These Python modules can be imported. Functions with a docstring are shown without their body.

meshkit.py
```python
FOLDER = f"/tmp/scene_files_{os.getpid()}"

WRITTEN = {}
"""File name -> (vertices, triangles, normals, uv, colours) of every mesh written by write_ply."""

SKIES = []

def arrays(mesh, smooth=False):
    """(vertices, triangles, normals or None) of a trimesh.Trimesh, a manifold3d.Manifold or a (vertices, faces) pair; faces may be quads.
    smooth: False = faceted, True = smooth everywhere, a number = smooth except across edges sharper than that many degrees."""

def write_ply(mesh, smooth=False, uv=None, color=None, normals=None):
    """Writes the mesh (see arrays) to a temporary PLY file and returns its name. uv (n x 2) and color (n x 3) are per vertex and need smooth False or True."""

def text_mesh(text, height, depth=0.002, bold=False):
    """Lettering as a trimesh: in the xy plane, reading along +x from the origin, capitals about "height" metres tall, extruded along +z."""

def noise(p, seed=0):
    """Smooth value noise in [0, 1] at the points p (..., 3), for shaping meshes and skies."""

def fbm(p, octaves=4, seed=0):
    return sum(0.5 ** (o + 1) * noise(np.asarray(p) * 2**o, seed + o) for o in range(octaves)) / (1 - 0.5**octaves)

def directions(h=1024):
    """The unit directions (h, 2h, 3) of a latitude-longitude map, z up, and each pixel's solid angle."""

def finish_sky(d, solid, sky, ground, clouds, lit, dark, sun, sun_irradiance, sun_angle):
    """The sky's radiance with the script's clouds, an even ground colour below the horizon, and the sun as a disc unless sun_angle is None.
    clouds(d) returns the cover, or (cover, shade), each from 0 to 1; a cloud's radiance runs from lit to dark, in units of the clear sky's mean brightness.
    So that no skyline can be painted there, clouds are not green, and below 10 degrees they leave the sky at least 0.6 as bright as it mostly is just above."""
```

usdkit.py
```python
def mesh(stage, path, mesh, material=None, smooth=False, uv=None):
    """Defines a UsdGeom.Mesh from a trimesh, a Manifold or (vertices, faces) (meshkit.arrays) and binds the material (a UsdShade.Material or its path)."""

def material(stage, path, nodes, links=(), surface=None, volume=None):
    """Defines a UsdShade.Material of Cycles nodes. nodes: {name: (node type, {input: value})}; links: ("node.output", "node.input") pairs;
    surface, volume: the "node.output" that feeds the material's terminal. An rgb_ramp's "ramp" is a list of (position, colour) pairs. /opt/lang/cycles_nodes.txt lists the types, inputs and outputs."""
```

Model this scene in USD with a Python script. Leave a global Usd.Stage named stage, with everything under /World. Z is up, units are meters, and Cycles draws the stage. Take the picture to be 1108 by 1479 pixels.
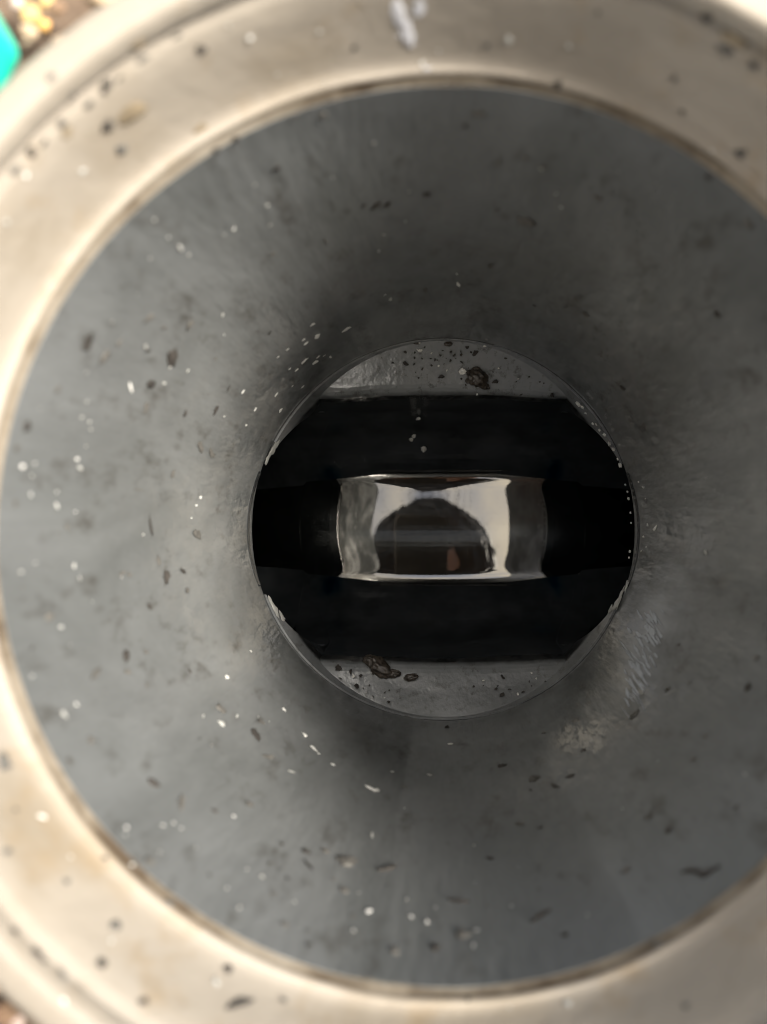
import math, numpy as np, trimesh, usdkit, meshkit
import manifold3d as m3
from manifold3d import Manifold, CrossSection
import shapely.geometry as sg
from pxr import Usd, UsdGeom, UsdLux, UsdShade, Gf, Sdf, Vt

# ------------------------------------------------------------------ camera, sky, sun, exposure
stage = Usd.Stage.CreateInMemory()
UsdGeom.SetStageUpAxis(stage, 'Z')
UsdGeom.SetStageMetersPerUnit(stage, 1.0)
UsdGeom.Xform.Define(stage, '/World'); UsdGeom.Scope.Define(stage, '/World/Looks')
FPX, W, H = 1100.0, 1108.0, 1479.0            # focal length in photograph pixels
CAM = np.array([-0.0014, 0.0022, 0.105])      # a phone lens, 10 cm above the pipe's mouth, looking straight down
VP = (635.5, 756.5)                           # where the pipe's axis direction vanishes in the photograph
cam = UsdGeom.Camera.Define(stage, '/World/camera')
cam.AddTranslateOp().Set(Gf.Vec3d(*CAM))
FL = 5.4
HA = FL * W / FPX
cam.CreateFocalLengthAttr(FL); cam.CreateHorizontalApertureAttr(HA); cam.CreateVerticalApertureAttr(HA * H / W)
cam.CreateHorizontalApertureOffsetAttr(-(VP[0] - W / 2) / W * HA)
cam.CreateVerticalApertureOffsetAttr((VP[1] - H / 2) / W * HA)
cam.CreateClippingRangeAttr(Gf.Vec2f(0.004, 1000))
cam.CreateFStopAttr(1.9); cam.CreateFocusDistanceAttr(0.315)
cam.CreateExposureAttr(2.95)

SUN_AZ, SUN_EL = math.radians(82), math.radians(50)      # azimuth from +y towards +x
SUND = np.array([math.sin(SUN_AZ) * math.cos(SUN_EL), math.cos(SUN_AZ) * math.cos(SUN_EL), math.sin(SUN_EL)])
sun = UsdLux.DistantLight.Define(stage, '/World/sun')
sun.CreateIntensityAttr(0.40); sun.CreateAngleAttr(22.0); sun.CreateColorAttr(Gf.Vec3f(1.0, 0.94, 0.85)); sun.CreateNormalizeAttr(True)
rot = Gf.Rotation(Gf.Vec3d(0, 0, -1), Gf.Vec3d(*(-SUND)))
sun.AddTransformOp().Set(Gf.Matrix4d().SetRotate(rot))

def mat(name, nodes, links=(), surface='p.BSDF', volume=None):
    return usdkit.material(stage, '/World/Looks/' + name, nodes, links, surface=surface, volume=volume)

sky_mat = mat('sky_look', {
    'sky': ('sky_texture', {'sky_type': 'single_scattering', 'sun_disc': False, 'sun_elevation': SUN_EL, 'sun_rotation': math.atan2(SUND[0], SUND[1]), 'aerosol_density': 1.5}),
    'tc': ('texture_coordinate', {}),
    'n': ('noise_texture', {'scale': 2.6, 'detail': 5.0, 'roughness': 0.55}),
    'r': ('rgb_ramp', {'ramp': [(0.0, (0.15, 0.15, 0.15)), (0.40, (0.25, 0.25, 0.25)), (0.55, (0.95, 0.95, 0.95)), (1, (1, 1, 1))]}),
    'x': ('separate_xyz', {}), 'z': ('map_range', {'from_min': 0.5, 'from_max': 1.0, 'to_min': 0.85, 'to_max': 1.85}),   # brighter overhead; the low sky is raised to light the collar
    'c': ('mix_color', {'blend_type': 'multiply', 'fac': 1.0, 'a': (4.0, 3.55, 2.85), 'use_clamp': False}),
    'm': ('mix_color', {'use_clamp': False}),
    'bg': ('background_shader', {'strength': 0.05}),
}, [('tc.generated', 'n.vector'), ('n.fac', 'r.fac'), ('r.color', 'm.fac'), ('tc.generated', 'x.vector'), ('x.z', 'z.value'), ('z.result', 'c.b'), ('c.result', 'm.b'), ('sky.color', 'm.a'), ('m.result', 'bg.color')], surface='bg.background')
dome = UsdLux.DomeLight.Define(stage, '/World/sky')
UsdShade.MaterialBindingAPI.Apply(dome.GetPrim()).Bind(sky_mat)
dome.GetPrim().SetCustomDataByKey('kind', 'structure')

# ------------------------------------------------------------------ helpers
rng = np.random.default_rng(7)
used = {}
def path_for(name, parent=None):
    base = parent.GetPath() if parent is not None else Sdf.Path('/World')
    k = (str(base), name); n = used.get(k, 0); used[k] = n + 1
    return str(base.AppendChild(name if n == 0 else f'{name}_{n:03d}'))
def tag(p, label=None, cat=None, group=None, kind=None):
    for k, v in (('label', label), ('category', cat), ('group', group), ('kind', kind)):
        if v: p.SetCustomDataByKey(k, v)
    return p
def obj(name, mesh, m, parent=None, smooth=False):
    return usdkit.mesh(stage, path_for(name, parent), mesh, m, smooth=smooth).GetPrim()
def thing(name, label, cat, loc=(0, 0, 0), group=None):
    x = UsdGeom.Xform.Define(stage, path_for(name))
    if any(loc): x.AddTranslateOp().Set(Gf.Vec3d(*loc))
    return tag(x.GetPrim(), label, cat, group)
def revolve(profile, n=288, wob=None, close=False):
    p = np.asarray(profile, float); a = np.arange(n) * 2 * np.pi / n
    v = np.stack([p[:, None, 0] * np.cos(a), p[:, None, 0] * np.sin(a), np.broadcast_to(p[:, None, 1], (len(p), n))], -1)
    if wob is not None: v = wob(v)
    k = len(p)
    i, j = np.meshgrid(np.arange(k if close else k - 1), np.arange(n), indexing='ij')
    i2 = (i + 1) % k; j2 = (j + 1) % n
    q = np.stack([i * n + j, i * n + j2, i2 * n + j2, i2 * n + j], -1).reshape(-1, 4)
    f = np.vstack([q[:, [0, 1, 2]], q[:, [0, 2, 3]]])
    return trimesh.Trimesh(v.reshape(-1, 3), f, process=False)
def tri(m):
    q = m.to_mesh(); return trimesh.Trimesh(q.vert_properties[:, :3], q.tri_verts, process=False)
def dense(pts, step):
    out = [np.array(pts[0], float)]
    for a, b in zip(pts[:-1], pts[1:]):
        a, b = np.array(a, float), np.array(b, float); k = max(1, int(np.ceil(np.linalg.norm(b - a) / step)))
        out += [a + (b - a) * (i + 1) / k for i in range(k)]
    return np.array(out)
def roundpoly(pts, r, step=None):
    g = sg.Polygon(pts).buffer(-r, quad_segs=6).buffer(2 * r, quad_segs=6).buffer(-r, quad_segs=6)
    return np.array(g.exterior.coords)[:-1]

# ------------------------------------------------------------------ materials
def P(**k): return ('principled_bsdf', k)
frame_m = mat('beige_plastic', {
    'g': ('geometry', {}),
    'n1': ('noise_texture', {'scale': 28.0, 'detail': 5.0, 'roughness': 0.6}),
    'r1': ('rgb_ramp', {'ramp': [(0.3, (0.235, 0.20, 0.152)), (0.45, (0.285, 0.252, 0.207)), (0.75, (0.302, 0.272, 0.230))]}),
    'n2': ('noise_texture', {'scale': 70.0, 'detail': 4.0, 'roughness': 0.65}),
    'r2': ('rgb_ramp', {'ramp': [(0.0, (0, 0, 0)), (0.56, (0, 0, 0)), (0.70, (0.55, 0.55, 0.55)), (1, (0.8, 0.8, 0.8))]}),
    'mx': ('mix_color', {'b': (0.23, 0.17, 0.10)}),
    'n3': ('noise_texture', {'scale': 260.0, 'detail': 3.0}),
    'b': ('bump', {'strength': 0.35, 'distance': 0.0006}),
    'p': P(roughness=0.55, specular_ior_level=0.35),
}, [('g.position', 'n1.vector'), ('g.position', 'n2.vector'), ('g.position', 'n3.vector'), ('n1.fac', 'r1.fac'), ('n2.fac', 'r2.fac'), ('r2.color', 'mx.fac'), ('r1.color', 'mx.a'), ('mx.result', 'p.base_color'), ('n3.fac', 'b.height'), ('b.normal', 'p.normal')])

ledge_m = mat('grimy_ledge', {
    'g': ('geometry', {}), 'n': ('noise_texture', {'scale': 60.0, 'detail': 5.0, 'roughness': 0.65}),
    'r': ('rgb_ramp', {'ramp': [(0.34, (0.075, 0.055, 0.036)), (0.5, (0.19, 0.16, 0.12)), (0.68, (0.25, 0.22, 0.175))]}),
    'b': ('bump', {'strength': 0.5, 'distance': 0.0008}), 'p': P(roughness=0.6, specular_ior_level=0.3)},
    [('g.position', 'n.vector'), ('n.fac', 'r.fac'), ('r.color', 'p.base_color'), ('n.fac', 'b.height'), ('b.normal', 'p.normal')])

def grey_plastic(name, lo, mid, hi, rough, grime=0.35, painted_sheen=(), gscale=125.0, low_dark=None):
    nodes = {
        'g': ('geometry', {}),
        'mp': ('mapping', {'mapping_type': 'point', 'scale': (1, 1, 0.45)}),
        'n1': ('noise_texture', {'scale': 22.0, 'detail': 6.0, 'roughness': 0.6, 'distortion': 0.6}),
        'r1': ('rgb_ramp', {'ramp': [(0.28, lo), (0.5, mid), (0.72, hi)]}),
        'n2': ('noise_texture', {'scale': gscale, 'detail': 6.0, 'roughness': 0.7}),
        'r2': ('rgb_ramp', {'ramp': [(0.0, (0, 0, 0)), (0.55, (0, 0, 0)), (0.70, (grime,) * 3), (1, (grime,) * 3)]}),
        'mx': ('mix_color', {'b': (0.045, 0.04, 0.032)}),
        'mp2': ('mapping', {'mapping_type': 'point', 'scale': (1, 1, 0.18)}),
        'n3': ('noise_texture', {'scale': 420.0, 'detail': 3.0}),
        'n4': ('noise_texture', {'scale': 60.0, 'detail': 4.0}),
        'ad': ('math', {'math_type': 'multiply_add', 'value2': 0.25}),
        'b': ('bump', {'strength': 0.85, 'distance': 0.0011}),
        'rr': ('map_range', {'from_min': 0.3, 'from_max': 0.7, 'to_min': max(0.06, rough - 0.14), 'to_max': rough + 0.14}),
        'p': P(roughness=rough),
    }
    links = [('g.position', 'mp.vector'), ('mp.vector', 'n1.vector'), ('mp.vector', 'n2.vector'), ('g.position', 'mp2.vector'), ('mp2.vector', 'n3.vector'), ('mp.vector', 'n4.vector'),
             ('n1.fac', 'r1.fac'), ('n2.fac', 'r2.fac'), ('r2.color', 'mx.fac'), ('r1.color', 'mx.a'), ('n3.fac', 'ad.value1'), ('n4.fac', 'ad.value3'), ('ad.value', 'b.height'), ('b.normal', 'p.normal'), ('n4.fac', 'rr.value'), ('rr.result', 'p.roughness')]
    last = 'mx.result'
    for i, (c, rad, amt) in enumerate(painted_sheen):       # pale patch painted in place of a light sheen on the wall
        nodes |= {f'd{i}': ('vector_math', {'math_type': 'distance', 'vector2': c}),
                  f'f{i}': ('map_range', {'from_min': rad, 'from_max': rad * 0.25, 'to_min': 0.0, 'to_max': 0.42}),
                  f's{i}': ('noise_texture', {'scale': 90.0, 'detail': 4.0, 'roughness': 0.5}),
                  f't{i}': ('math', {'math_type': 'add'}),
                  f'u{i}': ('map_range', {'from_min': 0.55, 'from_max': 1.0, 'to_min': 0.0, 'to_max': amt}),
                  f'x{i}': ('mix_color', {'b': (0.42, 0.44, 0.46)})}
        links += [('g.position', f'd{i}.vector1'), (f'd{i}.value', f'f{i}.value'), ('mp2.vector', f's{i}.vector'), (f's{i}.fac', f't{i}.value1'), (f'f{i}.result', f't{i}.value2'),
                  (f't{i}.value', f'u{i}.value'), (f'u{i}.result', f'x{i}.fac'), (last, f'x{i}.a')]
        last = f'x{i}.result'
    if low_dark:                                        # mixes to near black below an uneven line
        nodes |= {'sx': ('separate_xyz', {}), 'sn': ('noise_texture', {'scale': 110.0, 'detail': 5.0, 'roughness': 0.6}), 'sa': ('math', {'math_type': 'multiply_add', 'value2': 0.0045}),
                  'sr': ('map_range', {'from_min': low_dark[0], 'from_max': low_dark[1], 'to_min': 0.0, 'to_max': 1.0}), 'sm': ('mix_color', {'b': (0.016, 0.017, 0.017)})}
        links += [('g.position', 'sx.vector'), ('g.position', 'sn.vector'), ('sn.fac', 'sa.value1'), ('sx.z', 'sa.value3'), ('sa.value', 'sr.value'), ('sr.result', 'sm.fac'), (last, 'sm.a')]
        last = 'sm.result'
    links.append((last, 'p.base_color'))
    return mat(name, nodes, links)

BW, BE = -0.2055, -0.2155                      # the benches' height at the wall and at the channel
RP = 0.077                                  # the riser's inner radius
ZR, ZH = -0.0238, -0.2019                   # the riser's top and bottom edge
def ray(x, y):
    d = np.array([(x - VP[0]) / FPX, -(y - VP[1]) / FPX, -1.0]); return d
def on_cyl(x, y, r):
    d = ray(x, y); o = CAM
    a = d[0]**2 + d[1]**2; b = 2 * (o[0] * d[0] + o[1] * d[1]); c = o[0]**2 + o[1]**2 - r * r
    return o + d * ((-b + math.sqrt(b * b - 4 * a * c)) / (2 * a))
def on_plane(x, y, z): return CAM + ray(x, y) * (CAM[2] - z)

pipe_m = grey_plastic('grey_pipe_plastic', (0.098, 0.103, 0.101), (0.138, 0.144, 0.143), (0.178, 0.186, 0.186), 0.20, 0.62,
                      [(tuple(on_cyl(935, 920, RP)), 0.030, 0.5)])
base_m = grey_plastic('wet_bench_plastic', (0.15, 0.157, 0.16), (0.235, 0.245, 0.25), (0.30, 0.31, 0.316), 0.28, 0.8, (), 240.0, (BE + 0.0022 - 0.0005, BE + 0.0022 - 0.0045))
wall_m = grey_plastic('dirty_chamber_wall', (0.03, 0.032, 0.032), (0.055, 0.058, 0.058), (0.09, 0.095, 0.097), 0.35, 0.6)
chan_m = mat('dark_channel', {  # near-black colour over the whole channel
    'g': ('geometry', {}), 'n': ('noise_texture', {'scale': 60.0, 'detail': 5.0, 'roughness': 0.6}),
    'r': ('rgb_ramp', {'ramp': [(0.3, (0.016, 0.019, 0.021)), (0.7, (0.036, 0.040, 0.043))]}),
    'b': ('bump', {'strength': 0.25, 'distance': 0.0008}), 'p': P(roughness=0.17, specular_ior_level=0.6)},
    [('g.position', 'n.vector'), ('n.fac', 'r.fac'), ('r.color', 'p.base_color'), ('n.fac', 'b.height'), ('b.normal', 'p.normal')])
water_m = mat('dark_water', {
    'g': ('geometry', {}), 'n': ('noise_texture', {'scale': 45.0, 'detail': 1.0}), 'b': ('bump', {'strength': 0.10, 'distance': 0.0004}),
    'f': ('fresnel', {'IOR': 2.55}), 't': ('transparent_bsdf', {'color': (0.88, 0.9, 0.88)}), 's': ('glossy_bsdf', {'color': (1, 0.97, 0.9), 'roughness': 0.0}), 'm': ('mix_closure', {})},
    [('g.position', 'n.vector'), ('n.fac', 'b.height'), ('b.normal', 's.normal'), ('f.fac', 'm.fac'), ('t.BSDF', 'm.closure1'), ('s.BSDF', 'm.closure2')], surface='m.closure')
def plain(name, c, rough=0.6, var=0.25, scale=300.0, **k):
    lo = tuple(x * (1 - var) for x in c); hi = tuple(min(1, x * (1 + var)) for x in c)
    return mat(name, {'g': ('geometry', {}), 'n': ('noise_texture', {'scale': scale, 'detail': 4.0}), 'r': ('rgb_ramp', {'ramp': [(0.3, lo), (0.7, hi)]}), 'b': ('bump', {'strength': 0.3, 'distance': 0.0005}), 'p': P(roughness=rough, **k)},
               [('g.position', 'n.vector'), ('n.fac', 'r.fac'), ('r.color', 'p.base_color'), ('n.fac', 'b.height'), ('b.normal', 'p.normal')])
dirt_m = plain('dark_dirt', (0.040, 0.035, 0.030), 0.8, 0.5)
mud_m = plain('wet_mud', (0.055, 0.044, 0.034), 0.35, 0.5, 500.0)
grit_glint_m = plain('pale_grit_glint', (0.78, 0.77, 0.73), 0.3, 0.1)  # white of real grit, also painted in for glints of wet droplets
dull_m = plain('dull_grit_glint', (0.46, 0.46, 0.43), 0.35, 0.15)
soft_m = plain('brown_dirt', (0.095, 0.09, 0.08), 0.8, 0.4)
tan_m = plain('tan_flake', (0.22, 0.175, 0.115), 0.6)
lime_m = plain('limescale', (0.58, 0.58, 0.60), 0.25, 0.08)
soil_m = mat('soil', {'g': ('geometry', {}), 'n': ('noise_texture', {'scale': 55.0, 'detail': 7.0, 'roughness': 0.7}), 'r': ('rgb_ramp', {'ramp': [(0.3, (0.055, 0.036, 0.024)), (0.55, (0.13, 0.09, 0.06)), (0.75, (0.24, 0.17, 0.11))]}), 'b': ('bump', {'strength': 0.8, 'distance': 0.004}), 'p': P(roughness=0.9)},
    [('g.position', 'n.vector'), ('n.fac', 'r.fac'), ('r.color', 'p.base_color'), ('n.fac', 'b.height'), ('b.normal', 'p.normal')])

# ------------------------------------------------------------------ ground
GZ = -0.016
def ground_h(x, y):
    r = np.hypot(x, y)
    p = np.stack([x * 18, y * 18, np.zeros_like(x)], -1)
    return GZ + (meshkit.fbm(p, 4, 3) - 0.5) * 0.012 * np.clip(r / 0.15, 0.4, 1)
rr = np.concatenate([np.linspace(0.089, 0.6, 70), np.geomspace(0.63, 12, 40)])
gm = revolve(np.stack([rr, np.full_like(rr, GZ)], 1), 240)
gm.vertices[:, 2] = ground_h(gm.vertices[:, 0], gm.vertices[:, 1])
if gm.face_normals[:, 2].mean() < 0: gm.invert()
tag(obj('ground', gm, soil_m, smooth=True), 'brown soil around the mouth of the pipe', None, None, 'structure')

# ------------------------------------------------------------------ beige frame round the mouth
frame = thing('pipe_collar', 'speckled beige plastic collar with a rounded lip, framing the mouth of the grey pipe', 'pipe collar')
lip = [(0.0829, -0.0036), (0.0828, -0.0022), (0.0831, -0.0009), (0.0836, -0.0002), (0.0843, 0.0), (0.0868, 0.0), (0.0882, -0.0005), (0.0891, -0.0018), (0.0894, -0.0038), (0.0894, -0.012), (0.0850, -0.012), (0.0850, -0.0036)]
socket = [(0.0836, -0.0037), (0.0834, -0.0046), (0.0823, -0.0056), (0.0814, -0.0085), (0.0803, -0.015), (0.0797, -0.0185), (0.0790, -0.0212), (0.0783, -0.0218)]
bead = [(0.0783, -0.0218), (0.0779, -0.0221), (0.0777, -0.0224), (0.0776, -0.0228), (0.0778, -0.0232)]
ledge = [(0.07785, -0.0229), (0.0776, -0.0236), (0.0774, -0.0245), (0.0772, -0.0251), (0.07705, -0.0256)]
def wobble(amp, seed):
    def f(v):
        n = meshkit.fbm(v * 90 + 5, 3, seed) - 0.5; rad = v.copy(); rad[..., 2] = 0
        rad /= np.linalg.norm(rad, axis=-1, keepdims=True)
        return v + rad * (n * amp)[..., None] + np.array([0, 0, 1.0]) * ((meshkit.fbm(v * 70 + 9, 3, seed + 4) - 0.5) * amp)[..., None]
    return f
def inward(m):
    c = m.triangles_center.copy(); c[:, 2] = 0
    if (m.face_normals * c).sum() > 0: m.invert()
    return m
obj('lip', revolve(lip[::-1], 288, wobble(0.0004, 1), close=True), frame_m, frame, smooth=40)
sk = [(0.0836, -0.0037)] + [tuple(x) for x in dense(socket, 0.0015)[1:]]
outer = [(0.0846, -0.0218), (0.0846, -0.0037)]
obj('socket_wall', revolve(sk + outer, 288, wobble(0.0003, 2), close=True), frame_m, frame, smooth=40)
obj('bead', revolve(bead + [(0.0840, -0.0232), (0.0840, -0.0218)], 288, wobble(0.0004, 3), close=True), frame_m, frame, smooth=60)
obj('ledge', revolve(ledge + [(0.0835, -0.0256), (0.0835, -0.0229)], 288, wobble(0.0004, 5), close=True), ledge_m, frame, smooth=60)

# ------------------------------------------------------------------ grey riser pipe
riser = thing('riser_pipe', 'long grey plastic drain pipe seen from its mouth, its inside stained and flecked', 'drain pipe')
zz = np.linspace(-0.0252, ZH, 90)
inn = [(RP, z) for z in zz]
inn[-1] = (RP + 0.0004, ZH); inn[-2] = (RP, ZH + 0.0006)
prof = inn + [(0.0822, ZH), (0.0822, -0.0252)]
def wp(v):
    n = meshkit.fbm(np.stack([v[..., 0] * 45, v[..., 1] * 45, v[..., 2] * 16], -1), 4, 11) - 0.5
    rad = v.copy(); rad[..., 2] = 0; rad /= np.linalg.norm(rad, axis=-1, keepdims=True)
    return v + rad * (n * 0.00035)[..., None]
obj('pipe_wall', revolve(prof, 288, wp, close=True), pipe_m, riser, smooth=50)

# ------------------------------------------------------------------ chamber base with its channel
base = thing('chamber_base', 'grey base at the bottom of the pipe, a dark channel crossing between two pale benches', 'drain base')
RB, HW, HP, ZC = 0.0764, 0.0545, 0.0542, -0.2505          # wall radius, channel half-width, height of the channel's axis
top = -0.19
a = np.linspace(math.pi, 2 * math.pi, 60)
prof = [(0.095, top), (0.095, BW + 0.006), (0.0768, BW), (HW + 0.001, BE)] + [(-HW * math.cos(t) * 1.0, ZC + HW * math.sin(t)) for t in a[::1]] + [(-HW - 0.001, BE), (-0.0768, BW), (-0.095, BW + 0.006), (-0.095, top)]
prof = [(0.095, top), (0.095, BW + 0.006), (0.0768, BW), (HW + 0.001, BE)] + [(HW * math.cos(t), ZC - HW * math.sin(t)) for t in np.linspace(0, math.pi, 60)] + [(-HW - 0.001, BE), (-0.0768, BW), (-0.095, BW + 0.006), (-0.095, top)]
pg = roundpoly(prof, 0.0065)
def along_x(poly, x0, x1):                     # extrudes a (y, z) outline along x
    m = Manifold.extrude(CrossSection([[tuple(p) for p in (poly if sg.Polygon(poly).exterior.is_ccw else poly[::-1])]]), x1 - x0)
    return m.transform([[0, 0, 1, x0], [1, 0, 0, 0], [0, 1, 0, 0]])
cyl = Manifold.cylinder(0.2, RB, RB, 240).translate((0, 0, -0.34))
void = along_x(pg, -0.09, 0.09) ^ cyl
pipes = Manifold.cylinder(0.70, HP, HP, 128).rotate((0, 90, 0)).translate((-0.35, 0, ZC))
block = Manifold.cylinder(0.112, 0.0885, 0.0885, 200).translate((0, 0, -0.3152))
block = block.trim_by_plane((0, 0, -1), 0.20215)
block = block - void - pipes
def warp(m):                                   # hand-laid plastic: the edges bow and waver a little
    q = tri(m.refine_to_length(0.004)); v = q.vertices; inside = np.clip((0.079 - np.hypot(v[:, 0], v[:, 1])) / 0.012, 0, 1)
    n = meshkit.fbm(np.stack([v[:, 0] * 40, np.sign(v[:, 1]) * 7, v[:, 2] * 20], -1), 3, 31) - 0.5
    side = np.clip((np.abs(v[:, 1]) - 0.025) / 0.02, 0, 1) * np.sign(v[:, 1])
    v[:, 1] += inside * side * (n * 0.0030 + 0.0009 - 0.5 * v[:, 0]**2)
    v[:, 2] += inside * np.abs(side) * (meshkit.fbm(v * 45 + 3, 3, 8) - 0.5) * 0.0016
    q.vertices = v; return q
core = Manifold.cylinder(0.3, RB + 0.0008, RB + 0.0008, 240).translate((0, 0, -0.4))
high = Manifold.cube((0.4, 0.4, 0.4)).translate((-0.2, -0.2, BE - 0.0120))
for s in (1, -1):
    b_ = (block ^ core ^ high).trim_by_plane((0, s, 0), 0.01)
    obj('bench', warp(b_), base_m, base, smooth=35)
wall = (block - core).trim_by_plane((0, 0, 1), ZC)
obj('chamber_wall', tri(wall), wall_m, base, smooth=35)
obj('channel', warp((block.trim_by_plane((0, 0, -1), -ZC)) + ((block ^ core) - high)), chan_m, base, smooth=35)
for s in (-1, 1):                              # the drain pipes that lead in and out
    tube = (Manifold.cylinder(0.26, HP + 0.003, HP + 0.003, 96) - Manifold.cylinder(0.30, HP - 0.0004, HP - 0.0004, 96).translate((0, 0, -0.02))).rotate((0, 90, 0)).translate((0.0735 if s > 0 else -0.3335, 0, ZC))
    tube = tube - Manifold.cylinder(0.3, 0.0768, 0.0768, 200).translate((0, 0, -0.4))
    obj('drain_pipe_end', tri(tube), chan_m, base, smooth=35)
    cap = Manifold.cylinder(0.004, HW + 0.003, HW + 0.003, 48).rotate((0, 90, 0)).translate((s * 0.336 - 0.002, 0, ZC))
    obj('pipe_plug', tri(cap), chan_m, base, smooth=35)

# ------------------------------------------------------------------ water in the channel
ZW, HWW, RC = -0.2970, 0.0284, 0.985
xs = np.linspace(-0.33, 0.33, 331)
t = np.linspace(-1, 1, 161); ys = np.sign(t) * (1 - (1 - np.abs(t))**1.6) * (HWW + 0.0022)
X, Y = np.meshgrid(xs, ys, indexing='ij')
edge = HWW + 0.0012 - np.abs(Y)
Z = ZW + 0.0016 * np.exp(-np.maximum(edge, -0.002) / 0.0021) - 0.0004
Z += -0.09**2 / (2 * RC) * (1 - np.exp(-X**2 / 0.09**2))
Z += (meshkit.fbm(np.stack([X * 22, Y * 30, X * 0], -1), 2, 21) - 0.5) * 0.00022
n1, n2 = X.shape
i, j = np.meshgrid(np.arange(n1 - 1), np.arange(n2 - 1), indexing='ij')
q = np.stack([i * n2 + j, (i + 1) * n2 + j, (i + 1) * n2 + j + 1, i * n2 + j + 1], -1).reshape(-1, 4)
tag(obj('water', (np.stack([X, Y, Z], -1).reshape(-1, 3), q), water_m, smooth=True), 'strip of still dark water lying along the bottom of the channel', None, None, 'structure')

# ------------------------------------------------------------------ flecks stuck to the walls
def wall_point(x, y):
    """Where a line of sight meets the collar, the pipe or the base, with the inward normal there."""
    p = on_cyl(x, y, RP)
    if p[2] < ZR - 0.0012:
        if p[2] > ZH: n = -np.array([p[0], p[1], 0]); return p, n / np.linalg.norm(n), riser
        for z in np.linspace(BW, BE, 12):
            p = on_plane(x, y, z)
            if abs(p[1]) >= HW and z <= BW + (BE - BW) * (0.0768 - abs(p[1])) / (0.0768 - HW) + 0.001: return p, np.array([0, -np.sign(p[1]) * 0.42, 0.9]), base
        p = on_plane(x, y, ZW); return p, np.array([0, 0, 1.0]), base
    lo, hi = 0.0771, 0.0822
    prof = np.array([(0.0771, -0.0254), (0.0775, -0.0240), (0.0777, -0.0226), (0.0783, -0.0218), (0.0790, -0.0212), (0.0797, -0.0185), (0.0814, -0.0085), (0.0823, -0.0056), (0.0834, -0.0046), (0.0829, -0.003), (0.0831, -0.0009), (0.0843, 0.0)])
    best = None
    for k in np.linspace(0, 1, 300):
        s = k * (len(prof) - 1); a_ = min(int(s), len(prof) - 2); r, z = prof[a_] + (prof[a_ + 1] - prof[a_]) * (s - a_)
        p = on_plane(x, y, z); e = abs(np.hypot(p[0], p[1]) - r)
        if best is None or e < best[0]: best = (e, p)
    p = best[1]; n = -np.array([p[0], p[1], 0]); n /= np.linalg.norm(n); n[2] = 0.2
    if np.hypot(p[0], p[1]) > 0.083: n = np.array([0, 0, 1.0])
    return p, n / np.linalg.norm(n), frame
ICO = trimesh.creation.icosphere(2)
def fleck(p, n, along, length, width, thick, seed):
    g = np.random.default_rng(seed)
    v = ICO.vertices; o3 = g.random(3) * 50
    v = v * (1 + (meshkit.fbm(v * 1.7 + o3, 3, 1) - 0.5)[:, None] * 1.9)
    t1 = along - n * np.dot(along, n); t1 /= np.linalg.norm(t1); t2 = np.cross(n, t1)
    bend = (v[:, 0]**2) * width * 0.5 * (g.random() - 0.5)
    return trimesh.Trimesh(p + v[:, :1] * t1 * length / 2 + (v[:, 1:2] * width / 2 + bend[:, None]) * t2 + v[:, 2:3] * n * thick / 2, ICO.faces, process=False)
def px_to_m(p): return (CAM[2] - p[2]) / FPX
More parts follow.
